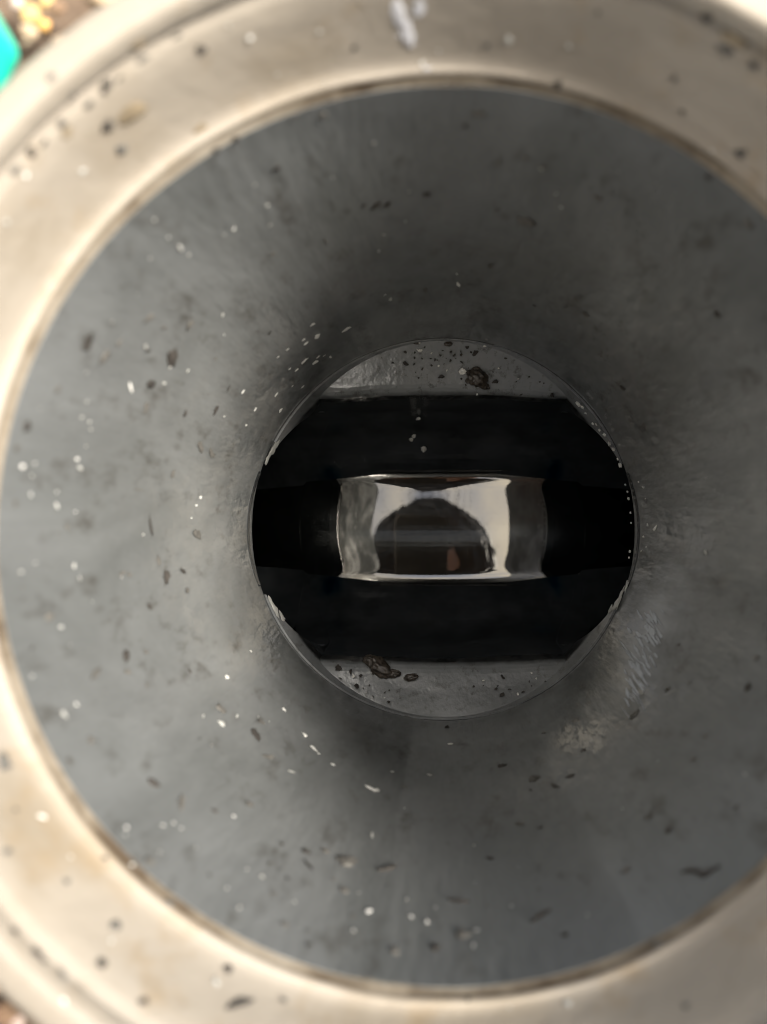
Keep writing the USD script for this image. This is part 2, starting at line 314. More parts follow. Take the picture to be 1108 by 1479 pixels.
def put(x, y, L, Wd, ang, m, name, seed, parent=None):
    """A fleck that looks L by Wd photograph pixels; walls seen steeply from above make it longer along the pipe."""
    p, n, host = wall_point(x, y)
    s = px_to_m(p)
    d = np.array([math.cos(ang), -math.sin(ang), 0.0])
    if abs(n[2]) < 0.5:
        rad = np.array([p[0], p[1], 0]); R = np.linalg.norm(rad); rad /= R
        tn = np.array([-rad[1], rad[0], 0]); ct, cr = d @ tn, d @ rad
        k = (CAM[2] - p[2]) / R                         # depth per radius: a step outward in the picture is a step up the wall
        along = tn * ct + np.array([0, 0, 1.0]) * cr * k
    else: along = d
    st = np.linalg.norm(along)
    cross = 1.0
    if abs(n[2]) < 0.5: cross = math.hypot(ct * k, cr)
    mesh = fleck(p + n * 0.0002, n, along, L * s * st, Wd * s * cross, min(L, Wd) * s * (0.06 if m is tan_m else 0.3), seed)
    return obj(name, mesh, m, parent if parent is not None else host, smooth=True)
T = math.radians
dark = [  # x, y, length, width, direction (degrees, clockwise from right) in the photograph
 (182,945,13,11,60),(210,942,8,7,0),(45,937,13,8,90),(130,1070,12,9,120),(100,1100,16,13,30),(222,1132,15,9,20),(262,1160,26,9,105),(310,1172,13,9,0),(320,1025,16,8,60),(377,1043,9,7,0),(369,1061,14,6,75),(387,1094,18,5,5),
 (442,1230,22,10,10),(500,1245,24,13,160),(497,1287,22,10,10),(415,1270,10,6,0),(412,1337,10,7,0),(446,1366,13,6,160),(215,1245,12,9,0),(360,1162,12,6,0),(407,1220,11,6,40),(470,1230,10,7,0),(445,1250,8,16,0),(482,1271,14,6,20),
 (906,1257,14,8,170),(816,1351,13,9,20),(669,1352,17,12,10),(629,1370,18,13,0),(779,1285,8,7,0),(751,1191,12,4,10),(781,1196,9,5,0),(939,1180,12,6,150),(966,1200,10,9,0),(1019,1064,11,10,120),(1002,1098,7,6,0),
 (964,997,7,5,0),(996,987,10,5,140),(1081,993,10,8,150),(1093,951,11,9,0),(918,1032,7,7,0),(844,1084,7,4,0),(786,1059,9,6,150),(724,1107,12,4,0),(584,1137,14,4,0),(570,1374,9,9,0),(646,1050,8,4,0),(981,931,5,5,0),
 (126,494,22,11,100),(151,515,30,10,125),(172,494,24,9,125),(249,515,24,13,80),(83,562,12,10,90),(38,615,15,8,90),(23,647,11,9,0),(22,727,17,10,90),(217,555,13,9,0),(211,588,22,8,95),(267,597,24,9,110),(289,645,16,6,60),(200,707,24,3,10),(217,761,26,3,80),
 (96,761,11,7,90),(215,876,14,9,90),(70,891,13,12,0),(186,830,9,8,0),(240,833,13,7,120),(229,811,14,6,90),(312,591,22,7,105),(274,468,14,6,140),(249,685,13,6,90),(340,200,18,15,0),(312,215,10,9,0),(400,242,16,9,0),(467,165,9,8,0),(425,167,10,7,0),
 (545,295,18,16,0),(691,162,16,9,160),(672,181,9,9,0),(786,240,24,9,20),(759,227,11,6,0),(559,295,14,12,0),(761,320,26,12,15),(616,280,14,8,0),(719,302,12,7,0),(864,285,9,8,0),(1024,255,16,11,30),(1081,322,11,9,0),(900,560,8,5,0),(330,560,16,5,110),(305,655,13,4,60)]
dark_frame = [(155,120,19,17,0),(105,135,20,15,60),(155,180,15,14,0),(240,50,12,9,0),(175,215,13,11,0),(45,220,17,13,80),(95,1275,14,13,0),(52,1377,15,9,40),(90,1410,22,10,40),(167,1337,15,11,40),(330,1400,15,12,30),(410,1447,13,9,20),(345,1450,36,9,170),
 (10,1230,13,10,0),(22,1170,12,10,0),(207,1447,13,9,0),(152,1240,10,8,0),(147,1392,14,10,40),(245,1305,16,8,35),(864,17,13,10,0),(1021,22,18,13,30),(974,112,12,11,0),(986,160,14,12,0),(1071,220,15,12,0),(704,65,13,10,0),(806,122,9,9,0),(1044,67,14,9,30),
 (676,1445,12,10,0),(951,1365,20,6,150),(991,1455,12,11,0),(290,70,12,9,0),(75,112,20,12,130),(512,68,11,10,0),(5,1100,14,22,0)]
groove = [(128,150,22,9,140),(172,112,26,8,142),(205,84,20,8,144),(62,205,22,8,130),(22,246,18,8,128),(255,50,16,7,146),(60,1388,24,8,42),(118,1430,26,9,42),(20,1346,18,8,45),(1050,70,20,9,30),(1090,92,18,9,30),(150,130,14,12,0),(88,178,12,10,0)]
tan_frame = [(190,160,60,24,140),(96,190,40,22,130),(1060,60,46,22,30),(290,185,30,14,155),(40,60,18,9,140),(200,60,26,14,140)]
pale = [(367,266,8,7,0),(385,296,7,7,0),(222,316,8,8,0),(242,342,12,10,0),(337,330,7,6,0),(272,367,8,7,0),(260,357,14,8,60),(390,324,6,6,0),(124,537,7,7,0),(188,559,24,5,75),(124,580,7,7,0),(117,602,6,6,0),(128,609,7,6,0),(130,620,7,7,0),(31,674,11,9,0),(49,669,9,8,0),
 (43,714,26,9,75),(81,730,17,7,55),(108,739,9,8,0),(110,663,8,7,0),(115,676,15,9,30),(45,687,8,8,0),(81,710,6,6,0),(29,826,13,9,0),(50,813,9,9,0),(106,817,14,8,80),(114,835,22,6,75),(206,772,5,4,0),(321,454,10,6,90),(323,483,5,5,0),(350,566,7,4,110),(368,591,5,5,0),
 (289,718,4,4,0),(283,730,5,3,0),(276,748,4,4,0),(245,530,5,5,0),(123,644,5,5,0),(132,869,6,5,0),(87,906,11,9,0),(109,1018,10,10,0),(92,1032,17,7,40),(45,977,9,7,0),(100,932,6,6,0),(327,978,5,4,0),(362,941,3,3,0),(320,1046,14,7,20),(342,1035,9,5,120),(410,1025,12,6,40),
 (440,1062,8,4,60),(452,1081,17,4,50),(460,1089,7,4,50),(420,1115,18,3,15),(481,1105,8,4,0),(537,1140,22,4,30),(182,1196,8,7,0),(180,1207,9,8,0),(235,1193,8,5,0),(261,1197,8,6,0),(230,1232,8,8,0),(337,1180,7,5,0),(425,1304,9,7,0),(378,1267,6,6,0),(345,1312,11,8,120),(518,1291,9,7,0),
 (532,1317,15,8,150),(510,1345,11,9,0),(537,1207,12,5,90),(327,1284,8,6,0),(282,1225,5,5,0),(617,1332,8,8,0),(629,1312,7,5,0),(686,1276,7,4,0),(685,1222,4,4,0),(689,1345,20,6,0),(594,1325,8,7,0),(651,1075,11,3,175),(951,1100,4,4,0),(684,1367,12,6,90),
 (500,475,9,8,0),(458,485,10,5,150),(451,468,6,4,0),(439,521,8,9,0),(455,523,5,4,0),(459,515,4,3,0),(468,513,4,4,0),(477,515,4,4,60),(438,490,5,4,0),(442,495,4,4,0),(415,504,4,3,0),(401,515,5,3,0),(428,534,3,3,0),(418,532,3,3,0),(422,557,6,3,150),(437,558,3,3,0),(398,570,5,6,0),(405,592,8,3,125),(355,614,4,3,0),
 (923,696,4,4,0),(930,704,4,3,0),(936,758,4,8,0),(947,763,8,2,130),(927,796,3,3,0),(933,720,3,3,0),(930,775,3,3,0),(934,790,2,4,0),(556,425,4,5,0),(662,410,6,7,0),(660,395,4,4,0),(540,205,6,5,0),(811,298,6,5,0),(591,276,5,7,0),(782,243,7,6,0),(480,255,5,5,0)]
pale_frame = [(330,35,15,15,0),(361,54,15,15,0),(461,45,16,16,0),(118,247,14,14,0),(8,320,14,14,0),(400,107,12,12,0),(37,252,12,14,0),(470,117,12,9,0),(735,56,16,16,0),(822,65,15,15,0),(1029,217,15,12,0),(610,90,13,13,0),(634,72,10,10,0),(644,117,10,10,0),
 (312,1420,16,20,0),(101,1238,12,12,0),(92,1445,17,12,0),(160,1360,12,12,0),(736,1457,12,11,0),(821,1450,20,12,160),(190,1250,20,8,30),(60,1180,24,6,25)]
sd = 100
for lst, m0, nm in ((dark, dirt_m, 'dirt_fleck'), (dark_frame, dirt_m, 'dirt_fleck'), (groove, dirt_m, 'dirt_fleck'), (tan_frame, tan_m, 'tan_stain'), (pale, grit_glint_m, 'grit_glint_fleck'), (pale_frame, grit_glint_m, 'grit_glint_fleck')):
    for (x, y, L, Wd, an) in lst:
        m = m0; near = lst is dark_frame or lst is pale_frame or lst is groove; hot = m is grit_glint_m and math.hypot(x - 640, y - 764) < 400
        kx = (0.80 if m is not grit_glint_m else (0.46 if not near else 0.38)) * (0.5 + 0.8 * ((sd * 0.618) % 1)) * (1.5 if hot else 1)
        m = (dull_m if (sd * 7) % 5 < 4 and not hot else grit_glint_m) if m in (grit_glint_m, dull_m) else (dirt_m if (sd * 3) % 5 < 2 else soft_m)  if m in (dirt_m, soft_m) else m
        put(x, y, L * kx, Wd * kx, T(an), m, nm, sd); sd += 1
g = np.random.default_rng(44)
for k in range(110):                               # the fainter flecks between them
    an, q = g.random() * 2 * math.pi, g.uniform(0.08, 0.95) ** 0.8
    R_ = 290 + 340 * q; x, y = 637 + R_ * math.cos(an), 766 + R_ * math.sin(an)
    if not (4 < x < 1104 and 4 < y < 1475) or math.hypot(x - 628, y - 767) > 630: continue
    if x > 640 and g.random() < 0.5: continue
    L = g.uniform(3, 9) if k % 3 else g.uniform(7, 18)
    if k % 5 in (1, 3): L = min(L, 9) * 0.5
    put(x, y, L, L * g.uniform(0.25, 0.7), g.uniform(0, 3.1), (soft_m, dull_m, dirt_m)[(0, 1, 0, 1, 2)[k % 5]], 'grit_glint_fleck' if k % 5 in (1, 3) else 'dirt_fleck', sd); sd += 1
# crumbs caught on the pipe's bottom edge and dirt on the benches
for (x, y, L) in [(835,583,7),(841,588,5),(846,597,3),(856,612,4),(861,613,3),(866,621,4),(873,628,5),(880,641,5),(886,649,5),(900,670,6),(903,700,3),(914,719,4),(912,709,3),(916,755,3),(916,740,3),(915,797,4),(913,806,3),(895,662,3),(606,493,3),(700,500,4)]:
    p = on_cyl(x, y, RP - 0.0006); rad = np.array([p[0], p[1], 0]); rad /= np.linalg.norm(rad)
    p = on_plane(x, y, BW + 0.0035); R = np.hypot(p[0], p[1]); p[:2] *= min(1, 0.0757 / R)
    obj('grit_glint_fleck', fleck(p, -rad, np.cross([0, 0, 1.0], rad), L * 0.0003, L * 0.00025, L * 0.0002, sd), grit_glint_m, base, smooth=True); sd += 1
g = np.random.default_rng(5)
for k in range(110):
    if k < 45: x, y = g.normal(640, 42), g.normal(525, 14)
    elif k < 58: x, y = g.normal(760, 40), g.normal(555, 12)
    else: x, y = g.normal([500, 540, 720, 800][k % 4], 30), g.normal([985, 1005, 1000, 985][k % 4], 13)
    d_ = math.hypot(x - 640, y - 764)
    if d_ > 266 or abs(y - 764) < 190: continue
    p_, n_, h_ = wall_point(x, y)
    if p_[2] < BE - 0.002: continue
    L = g.uniform(2, 5) if k % 6 else g.uniform(5, 9)
    put(x, y, L, L * g.uniform(0.4, 0.9), g.uniform(0, 3.1), dirt_m if k % 7 else grit_glint_m, 'dirt_fleck' if k % 7 else 'grit_glint_fleck', sd); sd += 1

g = np.random.default_rng(12)
sheen_m = plain('sheen_paint', (0.42, 0.45, 0.49), 0.25, 0.15)
for k in range(70):                                # thin pale strokes painting a streaky light sheen by the pipe's lower end
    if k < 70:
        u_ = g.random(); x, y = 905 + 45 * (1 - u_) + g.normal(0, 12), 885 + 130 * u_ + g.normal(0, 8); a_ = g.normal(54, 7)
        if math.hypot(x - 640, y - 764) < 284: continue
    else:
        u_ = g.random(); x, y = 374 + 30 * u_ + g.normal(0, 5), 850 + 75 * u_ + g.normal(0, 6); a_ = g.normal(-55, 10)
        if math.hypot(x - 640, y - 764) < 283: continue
    put(x, y, g.uniform(7, 22), g.uniform(0.8, 2.6) if k < 70 else g.uniform(0.5, 1.2), T(a_), sheen_m, 'sheen_stroke', sd); sd += 1
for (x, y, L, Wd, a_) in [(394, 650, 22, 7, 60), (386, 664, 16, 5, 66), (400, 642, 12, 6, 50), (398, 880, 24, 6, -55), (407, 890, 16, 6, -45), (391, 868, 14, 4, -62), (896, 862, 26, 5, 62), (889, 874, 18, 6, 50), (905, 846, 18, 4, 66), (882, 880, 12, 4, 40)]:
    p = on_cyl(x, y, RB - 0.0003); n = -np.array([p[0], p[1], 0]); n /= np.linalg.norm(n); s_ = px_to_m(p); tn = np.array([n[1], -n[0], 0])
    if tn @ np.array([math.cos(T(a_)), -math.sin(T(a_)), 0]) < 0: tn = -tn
    obj('pale_sliver', fleck(p, n, tn, L * s_, Wd * s_ * 3, 0.0005, sd), dull_m, base, smooth=True); sd += 1  # pale slivers laid on the chamber wall beside the pipe openings

# ------------------------------------------------------------------ loose lumps, twigs, crumbs
def lump(x, y, parts, label, name='mud_clump', cat='clump of mud', m=mud_m):
    p0, n, host = wall_point(x, y); s = px_to_m(p0)
    ms, gs = [], np.random.default_rng(int(x * 7 + y))
    for (dx, dy, L, Wd, an) in parts:
        p, n, _ = wall_point(x + dx, y + dy)
        b = trimesh.creation.icosphere(3); v = b.vertices
        r_ = 1 + (meshkit.fbm(v * 2.6 + gs.random(3) * 9, 4, 3) - 0.5)[:, None] * 0.9
        v = v * r_; d = np.array([math.cos(T(an)), -math.sin(T(an)), 0]); t1 = d - n * (d @ n); t1 /= np.linalg.norm(t1); t2 = np.cross(n, t1)
        ms.append(trimesh.Trimesh(p + v[:, :1] * t1 * L * s / 2 + v[:, 1:2] * t2 * Wd * s / 2 + v[:, 2:3] * n * min(L, Wd) * s * 0.42, b.faces, process=False))
    pr = obj(name, trimesh.util.concatenate(ms), m, smooth=True)
    return tag(pr, label, cat)
lump(690, 546, [(0, 0, 30, 26, 40), (-12, 4, 12, 9, 0), (10, 12, 16, 9, 20), (-2, -12, 12, 9, 0)], 'glistening brown mud clump on the upper bench, right of its middle')
lump(548, 963, [(0, 0, 40, 24, 40), (-12, -9, 22, 15, 20), (18, 10, 26, 12, 0)], 'dark ragged mud clump on the lower bench, near its left end')
lump(594, 978, [(0, 0, 20, 10, 170)], 'small wet mud scrap just right of the ragged clump on the lower bench')
lump(602, 493, [(0, 2, 11, 5, 0)], 'tiny dark mud scrap under the upper edge of the pipe, left of two')
lump(648, 495, [(0, 2, 12, 6, 0)], 'tiny dark mud scrap under the upper edge of the pipe, right of two')
def twig(pts, wpx, label, cat='twig', name='twig', m=dirt_m):
    ps = [wall_point(*q) for q in pts]
    c = np.array([p + n * 0.00035 for p, n, _ in ps]); t_ = np.linspace(0, 1, len(c)); tt = np.linspace(0, 1, 24)
    c = np.stack([np.interp(tt, t_, c[:, k]) for k in range(3)], 1)
    s = px_to_m(c[0]); r_ = wpx * s * 0.42 * (0.45 + 0.75 * np.sin(np.pi * np.clip(tt, 0.03, 0.97))) * (0.75 + 0.5 * np.random.default_rng(int(pts[0][0])).random(24))
    sides = 7; tg = np.gradient(c, axis=0); tg /= np.linalg.norm(tg, axis=1, keepdims=True)
    nn = ps[0][1]; a_ = np.cross(tg, nn); a_ /= np.linalg.norm(a_, axis=1, keepdims=True); b_ = np.cross(tg, a_); an = np.arange(sides) * 2 * np.pi / sides
    v = c[:, None] + r_[:, None, None] * (np.cos(an)[None, :, None] * a_[:, None] + np.sin(an)[None, :, None] * b_[:, None])
    i_, j_ = np.meshgrid(np.arange(23), np.arange(sides), indexing='ij')
    q = np.stack([i_ * sides + j_, i_ * sides + (j_ + 1) % sides, (i_ + 1) * sides + (j_ + 1) % sides, (i_ + 1) * sides + j_], -1).reshape(-1, 4)
    return tag(obj(name, (v.reshape(-1, 3), q), m, smooth=True), label, cat)
twig([(986,1262),(997,1259),(1008,1260),(1018,1266),(1028,1260),(1041,1253)], 8, 'longest dark crooked twig scrap, stuck low on the pipe wall by the right edge')
twig([(768,1334),(778,1327),(785,1322),(796,1316)], 7, 'dark slanting twig scrap near the bottom of the pipe wall, below the middle')
twig([(545,1259),(556,1258),(566,1255),(572,1252)], 6, 'short dark twig scrap lying level on the wall below the round opening')
twig([(648,1301),(658,1303),(668,1304),(678,1304)], 5, 'thin faint straight twig scrap near the bottom rim, between two others')
for (x, y, L, lab) in [(612,648,9,'largest white crumb in the dark channel above the water'), (598,629,6,'small white crumb just above the largest one in the channel'), (605,603,6,'faint pale crumb high on the dark channel wall'), (594,634,5,'tiny white crumb left of the largest one in the channel')]:
    yv = HW * 0.985; d_ = ray(x, y)
    # meet the channel wall: |y| = HW down to the axis, then the half round
    best = None
    for z in np.linspace(BE, ZW, 500):
        p = on_plane(x, y, z); half = HW if z > ZC else math.sqrt(max(0, HW**2 - (z - ZC)**2)); e = abs(p[1] - half)
        if best is None or e < best[0]: best = (e, p)
    p = best[1]; n = np.array([0, -p[1], max(0.0, ZC - p[2])]); n /= np.linalg.norm(n)
    pr = obj('white_crumb', fleck(p + n * 0.0005, n, np.array([1.0, 0, 0]), L * 0.0003, L * 0.0004, 0.0012, sd), grit_glint_m, smooth=True); sd += 1
    tag(pr, lab, 'crumb')
# pale dried drip on the collar's upper wall
lm = []
for (x, y, L, Wd, an) in [(572,4,34,26,80),(576,20,30,24,75),(583,36,28,22,60),(590,50,26,20,55),(598,64,18,16,50),(606,8,22,18,85),(575,50,10,9,0),(617,100,11,9,0)]:
    p, n, _ = wall_point(x, y); s = px_to_m(p); rad = np.array([p[0], p[1], 0]); R = np.linalg.norm(rad); rad /= R
    tn = np.array([-rad[1], rad[0], 0]); d = np.array([math.cos(T(an)), -math.sin(T(an)), 0]); al = tn * (d @ tn) + np.array([0, 0, 1.0]) * (d @ rad) * ((CAM[2] - p[2]) / R)
    lm.append(fleck(p, n, al, L * s * np.linalg.norm(al), Wd * s * 0.8, 0.00025, sd)); sd += 1
tag(obj('dried_drip', trimesh.util.concatenate(lm), lime_m, frame, smooth=True), 'white dried drip mark')

# ------------------------------------------------------------------ on the soil round the collar
stone_ms = [plain('ochre_stone', (0.52, 0.36, 0.15), 0.8), plain('brown_stone', (0.16, 0.10, 0.06), 0.85), plain('tan_stone', (0.44, 0.33, 0.22), 0.8), plain('orange_leaf', (0.60, 0.33, 0.10), 0.6), plain('pinkish_stone', (0.45, 0.36, 0.31), 0.8)]
def stone(x, y, dpx, mi, label, flat=0.6):
    p = on_plane(x, y, GZ + 0.004); s = px_to_m(p); g = np.random.default_rng(int(x * 3 + y * 5 + 1000))
    b = trimesh.creation.icosphere(3); v = b.vertices * (1 + (meshkit.fbm(b.vertices * 1.5 + g.random(3) * 9, 3, 2) - 0.5)[:, None] * 0.9)
    v = v * np.array([1, g.uniform(0.65, 1), flat]) * dpx * s / 2; an = g.random() * 6
    R_ = np.array([[math.cos(an), -math.sin(an), 0], [math.sin(an), math.cos(an), 0], [0, 0, 1]])
    tag(obj('pebble', (v @ R_.T + p, b.faces), stone_ms[mi], smooth=True), label, 'pebble')
stone(44, 20, 26, 0, 'pale ochre pebble on the soil, at the upper left, beside the collar')
stone(62, 36, 22, 3, 'orange pebble touching the collar at the upper left')
stone(82, 12, 24, 1, 'dark brown pebble at the top edge, upper left, by the collar')
stone(42, 46, 26, 2, 'tan brown pebble between the collar and the turquoise piece')
stone(68, 2, 22, 0, 'ochre pebble cut by the top edge at the upper left')
stone(24, 4, 20, 4, 'pinkish pebble at the top edge above the turquoise piece')
stone(6, 1466, 34, 1, 'dark brown pebble in the lower left corner beside the collar')
stone(24, 1478, 22, 4, 'greyish pebble at the bottom edge, lower left corner')
# turquoise piece: a rounded grip-like shape lying on the soil
tqm = mat('turquoise_plastic', {'p': P(base_color=(0.02, 0.62, 0.44), roughness=0.35)})
c0 = on_plane(-80, 26, 0.002); s = px_to_m(c0)
pts = [np.array([c0[0] + (dx) * s, c0[1] + dy * s, c0[2]]) for dx, dy in ((-40, -50), (22, -36), (40, 0), (18, 38), (-40, 46))]
tq = Manifold.batch_hull([Manifold.sphere(0.0022, 24).translate(tuple(p)) for p in pts] + [Manifold.sphere(0.003, 24).translate((p[0] - 0.001, p[1], p[2] - 0.007)) for p in pts])
tag(obj('plastic_piece', tri(tq), tqm, smooth=40), 'bright turquoise plastic piece on the soil at the upper left corner', 'plastic piece')
g = np.random.default_rng(3)
gv, gf, off = [], [], 0
ICO0 = trimesh.creation.icosphere(1)
for k in range(2600):
    r_ = 0.092 + abs(g.normal(0, 0.22)); an = g.random() * 2 * np.pi; x, y = r_ * math.cos(an), r_ * math.sin(an)
    z = float(ground_h(np.array([x]), np.array([y]))[0]); sz = g.uniform(0.0008, 0.0035)
    if r_ < 0.096: sz *= 0.5
    v = ICO0.vertices * (1 + (g.random((len(ICO0.vertices), 1)) - 0.5) * 0.5) * np.array([1, g.uniform(0.6, 1), 0.6]) * sz + [x, y, z]
    gv.append(v); gf.append(ICO0.faces + off); off += len(v)
tag(obj('gravel', (np.vstack(gv), np.vstack(gf)), stone_ms[2], smooth=True), 'fine tan grit scattered over the soil around the collar', 'gravel', None, 'stuff')

# ------------------------------------------------------------------ the photographer, seen only in the water
def chain(pts):
    out = []
    for (a_, ra), (b_, rb) in zip(pts[:-1], pts[1:]):
        out.append(Manifold.batch_hull([Manifold.sphere(ra, 20).translate(tuple(a_)), Manifold.sphere(rb, 20).translate(tuple(b_))]))
    return out
def smoothed(ms, edge, it=12):
    m = Manifold.batch_boolean(ms, m3.OpType.Add).refine_to_length(edge); t_ = tri(m); t_.merge_vertices()
    trimesh.smoothing.filter_taubin(t_, lamb=0.5, nu=0.52, iterations=it); return t_
HC = np.array([-0.020, -0.094, 0.318])           # middle of the head; the face looks straight down, the crown points to +y
def hp(x, u, f): return HC + np.array([x, u, -f])
head = [Manifold.batch_hull([Manifold.sphere(0.074, 32).translate(tuple(hp(0, 0.030, -0.020))), Manifold.sphere(0.066, 32).translate(tuple(hp(0, 0.025, 0.022)))]),
        Manifold.batch_hull([Manifold.sphere(0.060, 32).translate(tuple(hp(0, 0.0, 0.020))), Manifold.sphere(0.030, 24).translate(tuple(hp(0, -0.088, 0.052))), Manifold.sphere(0.034, 24).translate(tuple(hp(0.03, -0.06, 0.022))), Manifold.sphere(0.034, 24).translate(tuple(hp(-0.03, -0.06, 0.022)))]),
        Manifold.batch_hull([Manifold.sphere(0.008, 16).translate(tuple(hp(0, 0.0, 0.082))), Manifold.sphere(0.013, 16).translate(tuple(hp(0, -0.036, 0.093))), Manifold.sphere(0.016, 16).translate(tuple(hp(0, -0.034, 0.075)))]),
        Manifold.batch_hull([Manifold.sphere(0.009, 16).translate(tuple(hp(-0.018, -0.062, 0.078))), Manifold.sphere(0.009, 16).translate(tuple(hp(0.018, -0.062, 0.078))), Manifold.sphere(0.010, 16).translate(tuple(hp(0, -0.06, 0.080)))])]
for s_ in (-1, 1):
    head.append(Manifold.batch_hull([Manifold.sphere(0.010, 16).translate(tuple(hp(s_ * 0.076, 0.012, -0.008))), Manifold.sphere(0.008, 16).translate(tuple(hp(s_ * 0.072, -0.03, 0.0)))]))
    head.append(Manifold.batch_hull([Manifold.sphere(0.010, 16).translate(tuple(hp(s_ * 0.015, 0.018, 0.074))), Manifold.sphere(0.010, 16).translate(tuple(hp(s_ * 0.048, 0.016, 0.062)))]))
SH = {1: np.array([0.185, -0.36, 0.44]), -1: np.array([-0.195, -0.36, 0.44])}
neck = chain([((-0.016, -0.17, 0.345), 0.052), ((-0.006, -0.27, 0.43), 0.058), ((0, -0.36, 0.46), 0.07)])
torso = chain([((-0.14, -0.37, 0.45), 0.06), ((0.14, -0.37, 0.45), 0.06)]) + [Manifold.batch_hull([Manifold.sphere(0.085, 24).translate(q) for q in ((-0.09, -0.42, 0.45), (0.09, -0.42, 0.45), (-0.07, -0.62, 0.47), (0.07, -0.62, 0.47))]),
        Manifold.batch_hull([Manifold.sphere(0.09, 24).translate(q) for q in ((-0.06, -0.60, 0.47), (0.06, -0.60, 0.47), (-0.08, -0.84, 0.46), (0.08, -0.84, 0.46))])]
HIP = {s_: np.array([s_ * 0.10, -0.85, 0.44]) for s_ in (-1, 1)}
KNEE = {s_: np.array([s_ * 0.17, -0.70, 0.055]) for s_ in (-1, 1)}
ANK = {s_: np.array([s_ * 0.15, -1.10, 0.045]) for s_ in (-1, 1)}
legs, arms = [], []
for s_ in (-1, 1):
    legs += chain([(HIP[s_], 0.085), (KNEE[s_], 0.056), (KNEE[s_] + [0, -0.12, 0.005], 0.056), (ANK[s_], 0.036), (ANK[s_] + [0, -0.09, -0.02], 0.03)])
ELB = {1: np.array([0.275, -0.40, 0.19]), -1: np.array([-0.365, -0.15, 0.27])}  # left elbow raised to block sky light from that side
WR = {1: np.array([0.085, -0.185, 0.128]), -1: np.array([-0.140, -0.165, 0.130])}
for s_ in (-1, 1): arms += chain([(SH[s_], 0.058), (ELB[s_], 0.042), (WR[s_], 0.027)])
PX0, PX1, PY0, PY1, PZ0, PZ1 = CAM[0] - 0.066, CAM[0] + 0.0095, CAM[1] - 0.150, CAM[1] + 0.0085, CAM[2] + 0.0040, CAM[2] + 0.0118
hand_r = [Manifold.batch_hull([Manifold.sphere(0.011, 18).translate(q) for q in ((0.036, -0.078, 0.108), (0.036, -0.142, 0.108), (0.035, -0.09, 0.120), (0.036, -0.142, 0.120), (0.068, -0.162, 0.124))]), *chain([((0.062, -0.158, 0.120), 0.022), (WR[1], 0.027)])]
for y_, ln in ((-0.078, 0.70), (-0.099, 0.78), (-0.119, 0.74), (-0.138, 0.60)):
    zf = PZ0 - 0.0082
    hand_r += chain([((0.036, y_, 0.106), 0.0095), ((0.036 - 0.026 * ln, y_, zf), 0.0088), ((0.036 - 0.046 * ln, y_ + 0.003, zf), 0.0080), ((0.036 - 0.064 * ln, y_ + 0.006, zf + 0.0005), 0.0072)])
zt = PZ1 + 0.0085
hand_r += chain([((0.040, -0.125, 0.118), 0.013), ((0.030, -0.095, zt + 0.002), 0.0105), ((0.010, -0.075, zt + 0.001), 0.0095), ((-0.008, -0.066, zt), 0.0085)])
def ml(x, y, z): return (PX0 - 0.0225 - (x - 0.036), y + 0.012, z)       # the left hand holds the other edge
hand_l = [Manifold.batch_hull([Manifold.sphere(0.011, 18).translate(ml(*q)) for q in ((0.036, -0.078, 0.108), (0.036, -0.142, 0.108), (0.035, -0.09, 0.120), (0.036, -0.142, 0.120), (0.068, -0.162, 0.124))]), *chain([(ml(0.062, -0.158, 0.120), 0.022), (WR[-1], 0.027)])]
for y_, ln in ((-0.078, 0.60), (-0.099, 0.66), (-0.119, 0.62), (-0.138, 0.50)):
    hand_l += chain([(ml(0.036, y_, 0.106), 0.0095), (ml(0.036 - 0.026 * ln, y_, zf), 0.0088), (ml(0.036 - 0.046 * ln, y_ + 0.003, zf), 0.0080), (ml(0.036 - 0.064 * ln, y_ + 0.006, zf + 0.0005), 0.0072)])
hand_l += chain([(ml(0.040, -0.125, 0.118), 0.013), (ml(0.030, -0.095, zt + 0.002), 0.0105), (ml(0.012, -0.075, zt + 0.001), 0.0095), (ml(-0.002, -0.066, zt), 0.0085)])
skin_m = mat('skin', {'p': P(base_color=(0.30, 0.175, 0.12), roughness=0.5, subsurface_weight=0.1, subsurface_scale=0.003)})
person = thing('person', 'person kneeling over the pipe holding a phone, only a dark reflection in the water', 'person')
body = Manifold.batch_boolean(head + neck + torso + legs + arms, m3.OpType.Add).refine_to_length(0.012)
hands = Manifold.batch_boolean(hand_r + hand_l, m3.OpType.Add).refine_to_length(0.0035)
bt = tri(body + hands); bt.merge_vertices(); trimesh.smoothing.filter_taubin(bt, lamb=0.5, nu=0.52, iterations=6)
obj('body', bt, skin_m, person, smooth=True)
hb = trimesh.creation.icosphere(5); d = hb.vertices
rad = np.array([0.128, 0.098, 0.092]) * (1 + (meshkit.fbm(d * [9, 9, 9] + 4, 4, 8) - 0.5)[:, None] * 0.14 + (meshkit.noise(d * 40, 6) - 0.5)[:, None] * 0.04)
hv = d * rad + hp(0, 0.030, -0.026)
hair_m = plain('dark_hair', (0.018, 0.014, 0.011), 0.55)
hair = obj('hair', (hv, hb.faces), hair_m, person, smooth=True)
g = np.random.default_rng(9); ws = []
